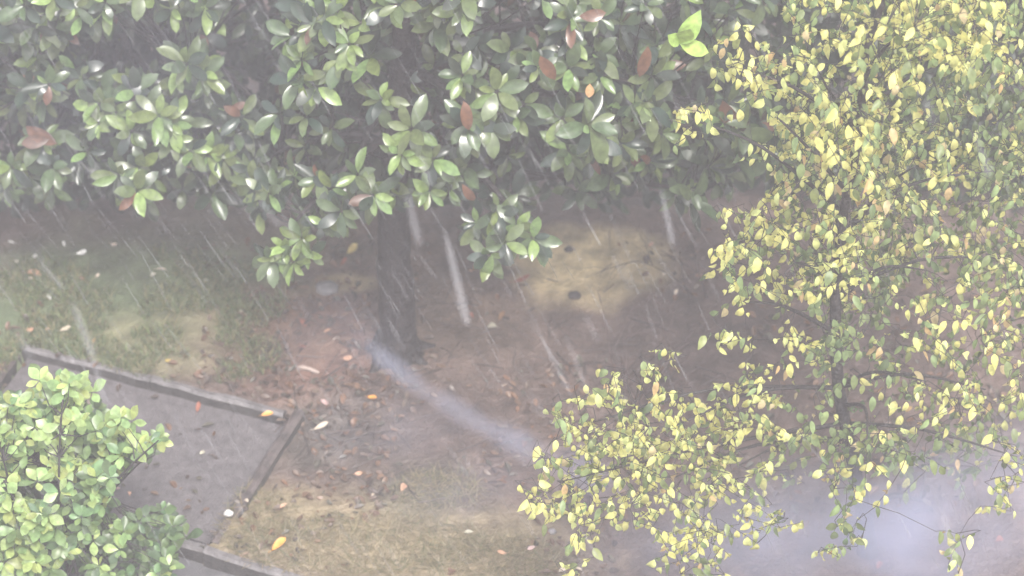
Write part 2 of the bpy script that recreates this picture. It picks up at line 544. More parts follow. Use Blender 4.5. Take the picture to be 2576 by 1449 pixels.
def rosette(fo, c, axis, nl, L, key, rustp=0.0, el=(0.5, 1.45), drop=0.12):
    axis = axis.normalized()
    a = axis.orthogonal().normalized()
    b = axis.cross(a)
    ph = rng.uniform(0, 6.28)
    for k in range(nl):
        az = ph + k * 2.39996 + rng.uniform(-.25, .25)
        e = el[0] + (el[1] - el[0]) * (k + 0.5) / nl + rng.uniform(-.15, .15)
        d = axis * math.cos(e) + (a * math.cos(az) + b * math.sin(az)) * math.sin(e)
        d.z -= drop * (0.5 + e)
        kk = key
        if callable(key): kk = key()
        if rng.random() < rustp: kk = 'rust'
        nrm = axis + Vector((rng.uniform(-.35, .35), rng.uniform(-.35, .35), rng.uniform(-.2, .35)))
        fo.add(d, nrm, c + d.normalized() * L * 0.08, L * rng.uniform(0.6, 1.2), kk)
def near_pt(pools, p):
    best = None
    for pts in pools:
        for q in pts:
            d = (q - p).length_squared
            if best is None or d < best[0]: best = (d, q)
    return best[1]
class Pool:
    def __init__(s, pools): s.a = np.array([tuple(q) for pts in pools for q in pts]); s.b = []
    def link(s, p):
        a = np.concatenate([s.a, np.array(s.b)]) if s.b else s.a
        i = int(((a - np.array(p)) ** 2).sum(1).argmin())
        return Vector(a[i])
    def add(s, p): s.b.append(tuple(p))
def twigs(root, base, links, mat, r=0.005):
    m = MB()
    for p, q in links:
        mid = (p + q) / 2 + Vector((rng.uniform(-.03, .03), rng.uniform(-.03, .03), -0.03))
        m.tube([p, mid, q], [r * 1.5, r * 1.1, r * 0.7], 4, True)
    o = m.build('twigs', mat, root, base)
    o['kind'] = 'stuff'
def in_poly(x, y, P):
    c = False
    j = len(P) - 1
    for i in range(len(P)):
        if (P[i][1] > y) != (P[j][1] > y) and x < (P[j][0] - P[i][0]) * (y - P[i][1]) / (P[j][1] - P[i][1]) + P[i][0]: c = not c
        j = i
    return c
def in_frame(p, mg=60):
    x, y, d = proj(p)
    return -mg < x < 2576 + mg and -mg < y < 1449 + mg
def axis_out(p, ctr, up=0.6):
    d = p - ctr
    d.z *= 0.4
    if d.length < 1e-3: d = Vector((0, -1, 0))
    d.normalize()
    return d * 0.8 + Vector((0, -0.35, up)) + Vector((rng.uniform(-.35, .35), rng.uniform(-.35, .35), rng.uniform(-.15, .25)))

# the tree with the dark trunk in the middle
tb = G(997, 893, 0.04)
YB = tb.y
tp = [Vector((tb.x, tb.y, -0.06)), PY(1000, 800, YB), PY(992, 640, YB), PY(992, 480, YB + 0.02), PY(1005, 260, YB + 0.05), PY(1015, 40, YB + 0.05), Vector((tb.x + 0.05, YB + 0.1, 3.3)), Vector((tb.x, YB + 0.1, 4.6))]
magA, tpts, trad = build_tree('magnolia_tree', 'large glossy-leaved magnolia with a bare dark trunk in the middle', 'tree', tb, tp, 0.098, 0.04, M_BARK, group='magnolia trees')
for k in range(7):      # roots running out of the trunk foot
    a = k * 0.9 + .3
    e = Vector((math.cos(a), math.sin(a), 0))
    m = MB()
    m.tube(curve([tb + e * .06 + Vector((0, 0, .12)), tb + e * .11 + Vector((0, 0, .035)), tb + e * .18 + Vector((.02, 0, -.002)), tb + e * .27 + Vector((.0, .03, -.05))], 4), [.045 - .003 * i for i in range(13)], 7, True, .2)
    m.build('root', M_BARK, magA, tb)
foA = Foliage(magA, SP_MAG)
limA = []
for px, py, Y in ((1250, 330, 9.75), (1480, 330, 9.8), (1640, 220, 10.0), (1830, 350, 10.1), (1300, 540, 9.7), (840, 120, 9.8), (740, 560, 9.75), (900, 420, 9.8), (1150, 120, 10.0), (1560, 100, 10.4), (1420, 450, 10.3), (700, 380, 10.3), (1750, 480, 10.5)):
    p1 = PY(px, py, Y)
    z0 = max(0.95, min(2.6, p1.z - 0.05 + 0.25 * rng.random()))
    i0 = min(range(len(tpts)), key=lambda i: abs(tpts[i].z - z0))
    limA.append(limb(magA, tb, tpts[i0], p1, 0.03, 0.008, M_BARK))
for k in range(7):
    a = k * 0.9
    i0 = min(range(len(tpts)), key=lambda i: abs(tpts[i].z - (2.6 + 0.25 * k)))
    limA.append(limb(magA, tb, tpts[i0], tpts[i0] + Vector((math.cos(a) * 1.2, math.sin(a) * 1.1, 0.3)), 0.03, 0.008, M_BARK))
ctrA = Vector((tb.x + 0.3, YB + 0.3, 1.9))
LS = 0.117
ROS = [  # px, py, Y, tint, scale of the rosettes picked out in the photograph
    (850, 30, 9.7, 'bright', 1.0), (800, 60, 9.72, 'bright', 1.0), (880, 110, 9.7, 'bright', 1.0), (760, 150, 9.75, 'bright', .9), (860, 150, 9.68, 'bright', 1.0), (910, 60, 9.8, 'mid', 1), (740, 90, 9.9, 'mid', 1),
    (960, 250, 9.75, 'mid', 1), (1035, 325, 9.6, 'mid', 1.15), (1010, 385, 9.55, 'bright', .9), (1090, 400, 9.6, 'mid', 1), (1175, 310, 9.6, 'mid', 1.2), (1250, 230, 9.65, 'mid', 1.1), (1230, 320, 9.6, 'mid', 1),
    (1300, 290, 9.7, 'mid', 1), (1480, 315, 9.5, 'mid', 1.3), (1485, 345, 9.55, 'mid', 1.2), (1430, 170, 9.8, 'mid', 1.15), (1350, 130, 9.9, 'mid', 1), (1500, 140, 9.9, 'mid', 1.1), (1640, 190, 9.75, 'mid', 1.1),
    (1625, 260, 9.7, 'mid', 1.2), (1560, 360, 9.7, 'mid', 1), (1430, 380, 9.7, 'mid', 1.1), (1100, 60, 9.9, 'mid', 1), (1130, 20, 9.85, 'bright', .9), (1200, 110, 10., 'dark', 1), (1560, 60, 10.0, 'mid', 1),
    (1430, 40, 9.9, 'bright', .9), (1830, 260, 9.9, 'mid', 1.1), (1850, 400, 9.8, 'mid', 1.2), (1930, 380, 9.85, 'mid', 1.2), (1780, 420, 9.9, 'mid', 1.1), (1540, 440, 9.9, 'mid', 1.1),
    (1450, 480, 10.0, 'mid', 1), (1700, 490, 10.0, 'mid', 1), (1250, 530, 9.65, 'mid', 1), (1340, 600, 9.55, 'mid', .95), (1300, 570, 9.6, 'mid', 1), (1200, 560, 9.7, 'mid', .9), (1230, 640, 9.55, 'mid', .95),
    (1270, 610, 9.5, 'mid', .9), (900, 440, 9.7, 'mid', 1), (860, 530, 9.65, 'mid', 1), (940, 490, 9.6, 'mid', 1), (700, 480, 9.8, 'mid', 1), (720, 620, 9.55, 'bright', 1), (760, 600, 9.55, 'bright', .95), (690, 650, 9.55, 'mid', .95),
    (740, 660, 9.5, 'bright', .9), (780, 640, 9.6, 'mid', .9), (640, 430, 9.9, 'mid', 1), (660, 520, 9.85, 'mid', .9), (800, 450, 9.8, 'mid', 1), (820, 560, 9.7, 'mid', .9), (1130, 470, 9.7, 'mid', 1), (1170, 420, 9.75, 'mid', 1), (1080, 480, 9.65, 'bright', .8)]
links = []
for px, py, Y, key, sc in ROS:
    p = PY(px, py, Y)
    k2 = key
    if key == 'mid': k2 = lambda: rng.choice(['mid', 'mid', 'mid', 'dark', 'bright'])
    if key == 'bright': k2 = lambda: rng.choice(['bright', 'bright', 'mid'])
    nl = 5 if key == 'lime' else rng.randint(8, 11)
    rosette(foA, p, axis_out(p, ctrA, 0.75), nl, LS * sc, k2, 0.02)
    links.append((near_pt(limA, p), p))
POLY_A = [(690, -80), (700, 330), (600, 420), (620, 520), (690, 560), (800, 580), (930, 520), (1120, 470), (1170, 560), (1260, 600), (1380, 590), (1380, 450), (1640, 500), (1700, 540), (1800, 470), (1960, 440), (1980, 330), (1850, 200), (1950, -80)]
GAPS = [(1000, 190, 60, 90), (900, 320, 60, 50), (1350, 430, 75, 90), (1590, 480, 75, 60), (1300, 60, 80, 60), (660, 120, 80, 180), (1720, 230, 70, 60), (980, 560, 90, 60), (1060, 300, 60, 60), (1880, 120, 60, 70)]
def gap(x, y, Gs): return any(((x - a) / c) ** 2 + ((y - b) / d) ** 2 < 1 for a, b, c, d in Gs)
k = 0
while k < 430:
    x, y = rng.uniform(600, 1980), rng.uniform(-80, 620)
    if not in_poly(x, y, POLY_A): continue
    deep = rng.random()
    if deep < 0.75 and gap(x, y, GAPS): continue
    if y > 470 and deep > 0.5: continue
    p = PY(x, y, 9.65 + 1.5 * deep)
    if p.z < 0.75: continue
    k += 1
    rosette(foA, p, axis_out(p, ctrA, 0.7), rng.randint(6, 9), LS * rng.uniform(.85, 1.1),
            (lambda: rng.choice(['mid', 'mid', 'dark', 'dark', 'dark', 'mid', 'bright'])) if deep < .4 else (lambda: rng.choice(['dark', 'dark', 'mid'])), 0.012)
    links.append((near_pt(limA, p), p))
k = 0
while k < 70:      # the part of the crown above the picture
    v = Vector((rng.gauss(0, 1), rng.gauss(0, 1), rng.gauss(0, 1))).normalized() * rng.random() ** 0.4
    p = Vector((tb.x + v.x * 1.7, YB + 0.5 + v.y * 1.2, 3.3 + v.z * 1.5))
    if in_frame(p, 140): continue
    k += 1
    rosette(foA, p, axis_out(p, ctrA, 0.8), 7, LS, lambda: rng.choice(['mid', 'dark']))
    links.append((near_pt(limA, p), p))
twigs(magA, tb, links, M_BARK, 0.004)
# single leaves that stand out
for px, py, Y, dx, dz, key, L in ((1483, 228, 9.42, 0.02, 1, 'bud', .09), (1228, 672, 9.45, -.3, -1, 'bright', .13), (1175, 300, 9.5, -.1, 1, 'rust', .15), (1380, 175, 9.6, -.4, .9, 'rust', .15),
        (1490, 40, 9.8, .9, .2, 'rust', .12), (1835, 300, 9.8, -.2, .8, 'rust', .17), (1620, 165, 9.65, .2, .9, 'rust', .16), (1180, 490, 9.55, .5, -.8, 'rust', .12)):
    foA.add(Vector((dx, -0.25, dz)), Vector((0.1, -1, 0.35)), PY(px, py, Y) - Vector((dx, -.25, dz)).normalized() * L * .5, L, key)

for tx, ty, L in ((1782, 132, .16), (1752, 52, .17), (1690, 92, .09), (1735, 75, .13)):     # fresh lime shoot
    p0 = PY(1710, 110, 9.5); d = PY(tx, ty, 9.42) - p0
    foA.add(d, Vector((.1, -1, .8)), p0, d.length, 'lime')

# second magnolia at the left
bb = G(330, 470, 0.03)
tpB = [bb + Vector((0, 0, -.1)), bb + Vector((.03, 0, .5)), bb + Vector((-.03, 0, 1.2)), bb + Vector((-.02, .05, 2.2)), bb + Vector((0, .05, 3.6)), bb + Vector((.05, .1, 4.6))]
magB, tptsB, _ = build_tree('magnolia_tree', 'leafy magnolia filling the upper left corner, its trunk hidden in dark shade', 'tree', bb, tpB, 0.08, 0.035, M_BARK, group='magnolia trees')
foB = Foliage(magB, SP_MAG)
limB = []
for px, py, Y in ((480, 170, 10.5), (400, 290, 10.3), (250, 270, 10.4), (330, 450, 10.2), (100, 210, 10.5), (110, 380, 10.4), (560, 380, 10.4), (640, 250, 10.7), (150, 60, 10.7), (0, 300, 10.7), (560, 60, 11.0)):
    p1 = PY(px, py, Y)
    i0 = min(range(len(tptsB)), key=lambda i: abs(tptsB[i].z - max(0.8, p1.z - 0.1)))
    limB.append(limb(magB, bb, tptsB[i0], p1, 0.028, 0.007, M_BARK))
for k in range(6):
    a = k * 1.05
    i0 = min(range(len(tptsB)), key=lambda i: abs(tptsB[i].z - (2.6 + 0.25 * k)))
    limB.append(limb(magB, bb, tptsB[i0], tptsB[i0] + Vector((math.cos(a) * 1.2, math.sin(a) * 1.0, 0.3)), 0.028, 0.007, M_BARK))
ctrB = Vector((bb.x, bb.y + .2, 1.7))
links = []
ROSB = [(470, 160, 10.3, 'bright', 1.15), (510, 185, 10.3, 'bright', 1), (400, 290, 10.1, 'bright', 1.1), (370, 270, 10.2, 'mid', 1), (430, 310, 10.15, 'bright', 1), (250, 260, 10.2, 'mid', 1), (290, 280, 10.2, 'bright', 1),
        (250, 310, 10.15, 'bright', .9), (330, 330, 10.1, 'mid', 1), (300, 440, 10.0, 'mid', 1), (345, 480, 9.95, 'bright', 1), (350, 420, 10.05, 'mid', 1), (520, 390, 10.2, 'bright', 1), (570, 280, 10.3, 'dark', 1), (560, 400, 10.2, 'mid', 1),
        (90, 200, 10.4, 'mid', 1.15), (110, 250, 10.35, 'mid', 1), (110, 350, 10.3, 'mid', 1.1), (130, 420, 10.2, 'mid', 1), (50, 60, 10.5, 'mid', 1.1), (150, 70, 10.5, 'mid', 1.2), (230, 30, 10.5, 'mid', 1), (110, 30, 10.5, 'mid', 1.1),
        (310, 15, 10.5, 'mid', .9), (600, 330, 10.3, 'mid', 1), (640, 400, 10.2, 'mid', 1), (620, 450, 10.1, 'mid', .9), (30, 420, 10.3, 'mid', 1), (200, 400, 10.3, 'dark', 1), (640, 300, 10.5, 'dark', 1), (680, 440, 10.15, 'mid', .9), (430, 350, 10.15, 'bright', 1), (480, 380, 10.15, 'mid', 1)]
for px, py, Y, key, sc in ROSB:
    p = PY(px, py, Y)
    k2 = (lambda: rng.choice(['mid', 'mid', 'mid', 'dark', 'bright'])) if key == 'mid' else (lambda: rng.choice(['bright', 'bright', 'mid'])) if key == 'bright' else key
    rosette(foB, p, axis_out(p, ctrB, 0.75), rng.randint(8, 10), LS * sc, k2, 0.015)
    links.append((near_pt(limB, p), p))
POLY_B = [(-80, -80), (720, -80), (720, 470), (620, 500), (480, 480), (360, 520), (250, 480), (120, 470), (-80, 480)]
GB = [(350, 110, 130, 85), (620, 100, 110, 140), (20, 150, 60, 50), (700, 250, 60, 170), (170, 320, 55, 80), (20, 330, 60, 60), (230, 440, 60, 50), (600, 230, 50, 60)]
k = 0
while k < 340:
    x, y = rng.uniform(-80, 720), rng.uniform(-80, 520)
    if not in_poly(x, y, POLY_B): continue
    deep = rng.random()
    if deep < 0.8 and gap(x, y, GB): continue
    p = PY(x, y, 10.15 + 1.4 * deep)
    if p.z < 0.55: continue
    k += 1
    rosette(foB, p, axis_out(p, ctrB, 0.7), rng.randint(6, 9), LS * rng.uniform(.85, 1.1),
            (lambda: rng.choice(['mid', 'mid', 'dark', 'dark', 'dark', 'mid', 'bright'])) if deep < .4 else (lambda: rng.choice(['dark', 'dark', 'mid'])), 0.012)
    links.append((near_pt(limB, p), p))
k = 0
while k < 110:
    v = Vector((rng.gauss(0, 1), rng.gauss(0, 1), rng.gauss(0, 1))).normalized() * rng.random() ** 0.4
    p = Vector((bb.x + v.x * 1.7, bb.y - .2 + v.y * 1.3, 3.1 + v.z * 1.4))
    if in_frame(p, 140): continue
    k += 1
    rosette(foB, p, axis_out(p, ctrB, 0.8), 7, LS, lambda: rng.choice(['mid', 'dark']))
    links.append((near_pt(limB, p), p))
twigs(magB, bb, links, M_BARK, 0.004)
for px, py, Y, dx, dz, L in ((85, 210, 10.25, -.9, .3, .17), (105, 345, 10.2, -.7, .6, .17), (90, 355, 10.2, -.8, -.1, .14)):
    d = Vector((dx, -.2, dz))
    foB.add(d, Vector((0.1, -1, 0.4)), PY(px, py, Y) - d.normalized() * L * .5, L, 'rust')

# ------------------------------------------------------------------ dark hedge at the back
hb = Vector((0, 12.0, 0.03))
hedge = empty('evergreen_hedge', hb)
tag(hedge, 'dark evergreen hedge in deep shade behind both magnolias', 'hedge')
foH = Foliage(hedge, SP_HEDGE)
m = MB()
for i in range(16):
    x = -3.9 + i * 0.52 + rng.uniform(-.1, .1)
    p = Vector((x, 12.05 + rng.uniform(-.1, .1), -0.05))
    m = MB()
    m.tube([p, p + Vector((rng.uniform(-.1, .1), 0, .8)), p + Vector((rng.uniform(-.15, .15), 0, 1.7))], [0.03, 0.022, 0.012], 6)
    m.build('stem', M_BARK, hedge, hb)
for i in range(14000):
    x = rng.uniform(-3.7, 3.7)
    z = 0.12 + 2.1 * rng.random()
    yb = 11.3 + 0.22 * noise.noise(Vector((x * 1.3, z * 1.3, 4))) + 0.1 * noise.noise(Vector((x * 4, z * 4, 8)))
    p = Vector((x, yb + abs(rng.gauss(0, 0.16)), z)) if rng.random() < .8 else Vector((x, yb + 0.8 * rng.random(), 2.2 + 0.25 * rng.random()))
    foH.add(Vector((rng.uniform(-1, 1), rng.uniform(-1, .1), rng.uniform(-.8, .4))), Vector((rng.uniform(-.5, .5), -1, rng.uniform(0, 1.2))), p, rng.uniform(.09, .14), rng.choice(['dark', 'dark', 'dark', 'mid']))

# ------------------------------------------------------------------ yellow-leaved tree at the right
yb_ = G(2188, 1398, 0.03)
YY = yb_.y
ytp = [Vector((yb_.x, YY, -.06)), PY(2178, 1330, YY), PY(2150, 1180, YY), PY(2105, 930, YY + .02), PY(2110, 640, YY + .05), PY(2160, 330, YY + .05), PY(2200, 60, YY + .05), Vector((yb_.x + .05, YY + .1, 3.7))]
yel, ypts, _ = build_tree('yellow_leaved_tree', 'slender tree with small yellow-green drooping leaves filling the right side', 'tree', yb_, ytp, 0.042, 0.010, M_BARK2, 10)
foY = Foliage(yel, SP_YEL)
limY = [ypts]
for px, py, Y, z0 in ((2320, 1262, YY + .05, .28), (1500, 1060, 8.35, 1.0), (1680, 1080, 8.45, 1.05), (1420, 1210, 8.2, .8), (1700, 1200, 8.4, .7), (1860, 1170, 8.5, .7), (2000, 660, 8.6, 1.5), (1880, 760, 8.6, 1.3), (2330, 680, 8.7, 1.5),
        (2520, 650, 8.8, 1.5), (2480, 980, 8.6, 1.0), (2330, 960, 8.5, 1.0), (2080, 470, 8.7, 1.9), (1960, 300, 8.7, 2.1), (2060, 180, 8.7, 2.4), (1860, 180, 8.8, 2.4), (2300, 80, 8.7, 2.6), (2480, 150, 8.9, 2.5), (2300, 420, 8.6, 1.9), (2500, 430, 8.9, 1.9), (1740, 300, 9.0, 2.0), (2560, 1150, 8.6, .8), (2180, 1130, 8.4, .9)):
    p1 = PY(px, py, Y)
    i0 = min(range(len(ypts)), key=lambda i: abs(ypts[i].z - z0))
    limY.append(limb(yel, yb_, ypts[i0], p1, 0.011 if px != 2320 else 0.028, 0.003, M_BARK2, 0.08))
def spray(fo, c, L, key, Lf, links):
    az = rng.uniform(0, 6.283)
    d = Vector((math.cos(az), math.sin(az), rng.uniform(-.7, .05))).normalized()
    n = max(3, int(L / 0.026))
    p = c - d * L * .5
    pts = [p.copy()]
    side = Vector((-d.y, d.x, 0)).normalized()
    for i in range(n):
        d = (d + Vector((rng.uniform(-.1, .1), rng.uniform(-.1, .1), -0.06))).normalized()
        p = p + d * (L / n)
        pts.append(p.copy())
        s = side * (1 if i % 2 else -1)
        ld = s * rng.uniform(.3, 1) + d * rng.uniform(.1, .7) + Vector((rng.uniform(-.3, .3), rng.uniform(-.5, .2), rng.uniform(-1.5, -.25)))
        nr = Vector((rng.uniform(-.55, .65), rng.uniform(-1.2, -.1), rng.uniform(.3, 1.2)))
        k = key() if callable(key) else key
        fo.add(ld, nr, p, Lf * rng.uniform(.6, 1.25), k)
    links.append(pts)
KY = lambda: rng.choices(['yellow', 'olive', 'amber', 'green'], [7, 2.6, .35, .3])[0]
KO = lambda: rng.choices(['yellow', 'olive', 'amber', 'green'], [1.5, 5, .4, 2.5])[0]
KA = lambda: rng.choices(['yellow', 'olive', 'amber', 'green'], [4, 3, 1.1, .6])[0]
CL = [  # px, py, rx, ry, sprays, Y0, Y1, tint
    (2130, 620, 60, 120, 8, 8.3, 8.6, KY), (2150, 330, 60, 130, 8, 8.3, 8.6, KY), (2120, 840, 50, 60, 4, 8.3, 8.6, KO), (2330, 60, 250, 110, 34, 8.3, 8.7, KY), (2200, 260, 180, 110, 14, 8.35, 8.7, KY), (2300, 40, 330, 110, 44, 8.5, 9.5, KY), (2060, 190, 190, 110, 26, 8.5, 9.3, KY), (2150, 330, 160, 100, 22, 8.5, 9.3, KY), (1870, 170, 70, 100, 6, 8.7, 9.2, KY), (1740, 305, 55, 45, 4, 8.8, 9.1, KY),
    (2440, 220, 170, 130, 22, 8.7, 9.8, KO), (1990, 330, 130, 120, 12, 8.6, 9.4, KY), (2300, 420, 160, 120, 22, 8.5, 9.5, KA), (2490, 440, 110, 120, 16, 8.7, 9.6, KO), (2090, 480, 180, 110, 24, 8.5, 9.4, KA),
    (1920, 560, 100, 80, 9, 8.6, 9.2, KY), (2250, 560, 120, 80, 13, 8.5, 9.4, KA), (2000, 650, 170, 100, 26, 8.5, 9.1, KY), (1855, 690, 55, 110, 6, 8.5, 8.9, KY), (2140, 690, 110, 110, 18, 8.8, 9.4, KO), (2320, 660, 150, 100, 13, 8.5, 9.3, KA),
    (2520, 640, 80, 120, 11, 8.6, 9.3, KA), (2350, 820, 150, 80, 8, 8.4, 8.9, KY), (2520, 800, 70, 110, 9, 8.5, 9.1, KA), (1850, 850, 50, 35, 2, 8.4, 8.6, KY), (2000, 860, 80, 60, 5, 8.4, 8.8, KY), (2150, 900, 110, 70, 6, 8.4, 8.9, KO),
    (2330, 960, 130, 100, 11, 8.3, 8.9, KY), (2500, 990, 80, 120, 10, 8.4, 9.0, KA), (1930, 950, 90, 50, 4, 8.3, 8.6, KY), (1590, 945, 90, 35, 4, 8.2, 8.5, KY), (1690, 890, 25, 25, 1, 8.3, 8.4, KY),
    (1510, 1050, 110, 80, 14, 8.1, 8.6, KY), (1640, 1060, 110, 90, 15, 8.1, 8.6, KY), (1780, 1080, 100, 90, 13, 8.2, 8.7, KY), (1880, 1010, 80, 70, 6, 8.2, 8.7, KY), (1960, 1050, 60, 90, 4, 8.3, 8.7, KY),
    (1430, 1200, 95, 80, 13, 8.0, 8.4, KY), (1560, 1180, 130, 95, 16, 8.0, 8.5, KY), (1700, 1190, 120, 90, 13, 8.1, 8.6, KY), (1850, 1180, 100, 80, 11, 8.1, 8.6, KY), (1480, 1265, 110, 40, 7, 8.0, 8.3, KY), (1340, 1250, 35, 35, 3, 8.0, 8.2, KY),
    (1650, 1280, 120, 50, 5, 8.0, 8.4, KY), (1800, 1290, 120, 60, 6, 8.0, 8.4, KY), (2050, 1090, 110, 80, 8, 8.2, 8.8, KO), (2180, 1120, 110, 80, 13, 8.2, 8.8, KO), (2300, 1130, 120, 80, 7, 8.3, 8.8, KO), (2150, 1210, 120, 45, 5, 8.1, 8.5, KA),
    (2450, 1110, 80, 60, 5, 8.4, 8.8, KO), (2545, 1200, 30, 80, 5, 8.2, 8.5, KY), (1790, 1410, 70, 40, 4, 7.95, 8.2, KY), (1700, 1335, 60, 40, 3, 8, 8.2, KY), (1960, 1330, 40, 60, 2, 8, 8.2, KY), (2120, 1340, 40, 50, 2, 8.05, 8.2, KA), (1440, 1400, 25, 20, 1, 7.95, 8.05, KY), (1480, 1370, 40, 55, 2, 7.95, 8.1, KY), (1750, 1370, 80, 55, 4, 8.0, 8.2, KY), (1890, 1300, 70, 40, 2, 8.1, 8.3, KY), (2110, 1290, 60, 50, 3, 8.1, 8.3, KO), (2390, 1370, 30, 50, 2, 8.0, 8.2, KA)]
tw = []
lk = []
POOL = Pool(limY)
for cx, cy, rx, ry, cnt, y0, y1, key in CL:
    for k in range(int(cnt * 1.75 + .5)):
        a, r = rng.uniform(0, 6.283), math.sqrt(rng.random())
        x, y = cx + math.cos(a) * r * rx, cy + math.sin(a) * r * ry
        if key is KY and rng.random() < 0.06: x += rng.uniform(-40, 40)
        p = PY(x, y, rng.uniform(y0, y1))
        spray(foY, p, rng.uniform(.10, .19), key, rng.uniform(.054, .066), tw)
        lk.append((POOL.link(tw[-1][0]), tw[-1][0])); POOL.add(tw[-1][-1])
for k in range(90):
    x, y = rng.uniform(1980, 2640), rng.uniform(700, 1200)
    spray(foY, PY(x, y, rng.uniform(8.75, 9.15)), rng.uniform(.12, .2), KO, .052, tw)
    lk.append((POOL.link(tw[-1][0]), tw[-1][0])); POOL.add(tw[-1][-1])
for k in range(620):    # inner and rear leaves: greener, further back
    x, y = rng.uniform(1950, 2640), rng.uniform(-100, 740)
    if x < 2150 and y < 300 and rng.random() < .5: continue
    p = PY(x, y, rng.uniform(9.2, 10.2))
    if p.z < .8: continue
    spray(foY, p, rng.uniform(.12, .2), KO, .055, tw)
    lk.append((POOL.link(tw[-1][0]), tw[-1][0])); POOL.add(tw[-1][-1])
k = 0
while k < 130:          # above and to the right of the picture
    p = Vector((yb_.x + .3 + rng.uniform(-1.0, 1.8), YY + .2 + rng.uniform(-.6, .9), rng.uniform(.9, 4.0)))
    if in_frame(p, 90): continue
    k += 1
    spray(foY, p, .18, KY, .055, tw)
    lk.append((POOL.link(tw[-1][0]), tw[-1][0])); POOL.add(tw[-1][-1])
m = MB()
for pts in tw: m.tube(pts, [0.0013] * len(pts), 3, False)
for p, q in lk:
    m.tube([p, (p + q) / 2 + Vector((rng.uniform(-.04, .04), rng.uniform(-.04, .04), .02)), q], [0.0022, 0.0017, 0.0013], 4, False)
o = m.build('twigs', M_BARK2, yel, yb_)
o['kind'] = 'stuff'

# ------------------------------------------------------------------ light green bush, lower left
gb = Vector((-1.95, 8.55, 0.02))
bush = empty('green_bush', gb)
tag(bush, 'rounded light green bush with small leaf rosettes in the lower left corner', 'bush')
foG = Foliage(bush, SP_BUSH)
limG = []
for i in range(11):
    px, py = rng.uniform(-40, 380), rng.uniform(980, 1400)
    p1 = PY(px, py, rng.uniform(8.3, 8.8))
    limG.append(limb(bush, gb, gb + Vector((rng.uniform(-.08, .08), rng.uniform(-.08, .08), 0)), p1, 0.009, 0.003, M_BARK2, 0.05))
limG.append(limb(bush, gb, limG[0][4], PY(398, 1108, 8.35), 0.008, 0.003, M_BARK2, 0.02))
BC = [(100, 1040, 60, 40, 8, 'm'), (50, 1035, 60, 35, 9, 'b'), (140, 972, 50, 28, 10, 'b'), (200, 1025, 65, 50, 14, 'b'), (60, 1090, 90, 80, 24, 'b'), (170, 1110, 90, 80, 24, 'b'), (270, 1060, 45, 45, 8, 'b'), (325, 1085, 45, 30, 5, 'b'), (403, 1103, 14, 8, 2, 'b'), (365, 1130, 25, 15, 2, 'b'),
      (240, 1180, 75, 65, 16, 'm'), (240, 1120, 90, 60, 14, 'm'), (330, 1110, 50, 40, 5, 'm'), (325, 1150, 40, 25, 3, 'b'), (80, 1220, 110, 80, 28, 'b'), (60, 1310, 80, 60, 16, 'b'), (180, 1290, 90, 60, 16, 'm'), (280, 1300, 80, 45, 9, 'd'), (380, 1300, 50, 22, 4, 'd'), (60, 1410, 90, 50, 15, 'b'),
      (180, 1400, 100, 50, 14, 'd'), (330, 1400, 100, 45, 14, 'd'), (420, 1415, 45, 35, 8, 'd'), (250, 1360, 120, 50, 16, 'm'), (60, 1380, 110, 70, 18, 'm'), (340, 1430, 110, 30, 14, 'm'), (440, 1350, 30, 40, 4, 'd'), (100, 1460, 160, 40, 16, 'm'), (-60, 1200, 80, 250, 40, 'm')]
KB = {'b': lambda: rng.choice(['bright', 'bright', 'bright', 'mid']), 'm': lambda: rng.choice(['bright', 'mid', 'mid', 'dark']), 'd': lambda: rng.choice(['mid', 'dark', 'dark'])}
links = []
ctrG = Vector((-1.9, 8.75, 0.7))
for cx, cy, rx, ry, cnt, key in BC:
    for k in range(int(cnt * .85 + .5)):
        a, r = rng.uniform(0, 6.283), math.sqrt(rng.random())
        x, y = cx + math.cos(a) * r * rx, cy + math.sin(a) * r * ry
        y0 = 8.3 + (0.35 if y < 1050 else 0.2 if y < 1200 else 0.0) - .1
        deep = rng.random() ** 2
        p = PY(x, y, y0 + (0.1 if key != 'd' else 0.35) + 0.45 * deep)
        if p.z < 0.1: continue
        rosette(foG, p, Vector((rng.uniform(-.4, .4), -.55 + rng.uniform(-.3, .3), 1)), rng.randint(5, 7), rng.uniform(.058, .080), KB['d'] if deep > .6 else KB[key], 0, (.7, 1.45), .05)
        links.append((near_pt(limG, p), p))
for k in range(520):
    x, y = rng.uniform(-80, 430), rng.uniform(1000, 1520)
    if x > 240 and y < 1300: continue
    p = PY(x, y, rng.uniform(8.75, 9.1))
    if p.z < .08: continue
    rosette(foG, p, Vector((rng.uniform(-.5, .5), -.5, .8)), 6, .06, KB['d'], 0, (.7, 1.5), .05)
    links.append((near_pt(limG, p), p))
twigs(bush, gb, links, M_BARK2, 0.0025)

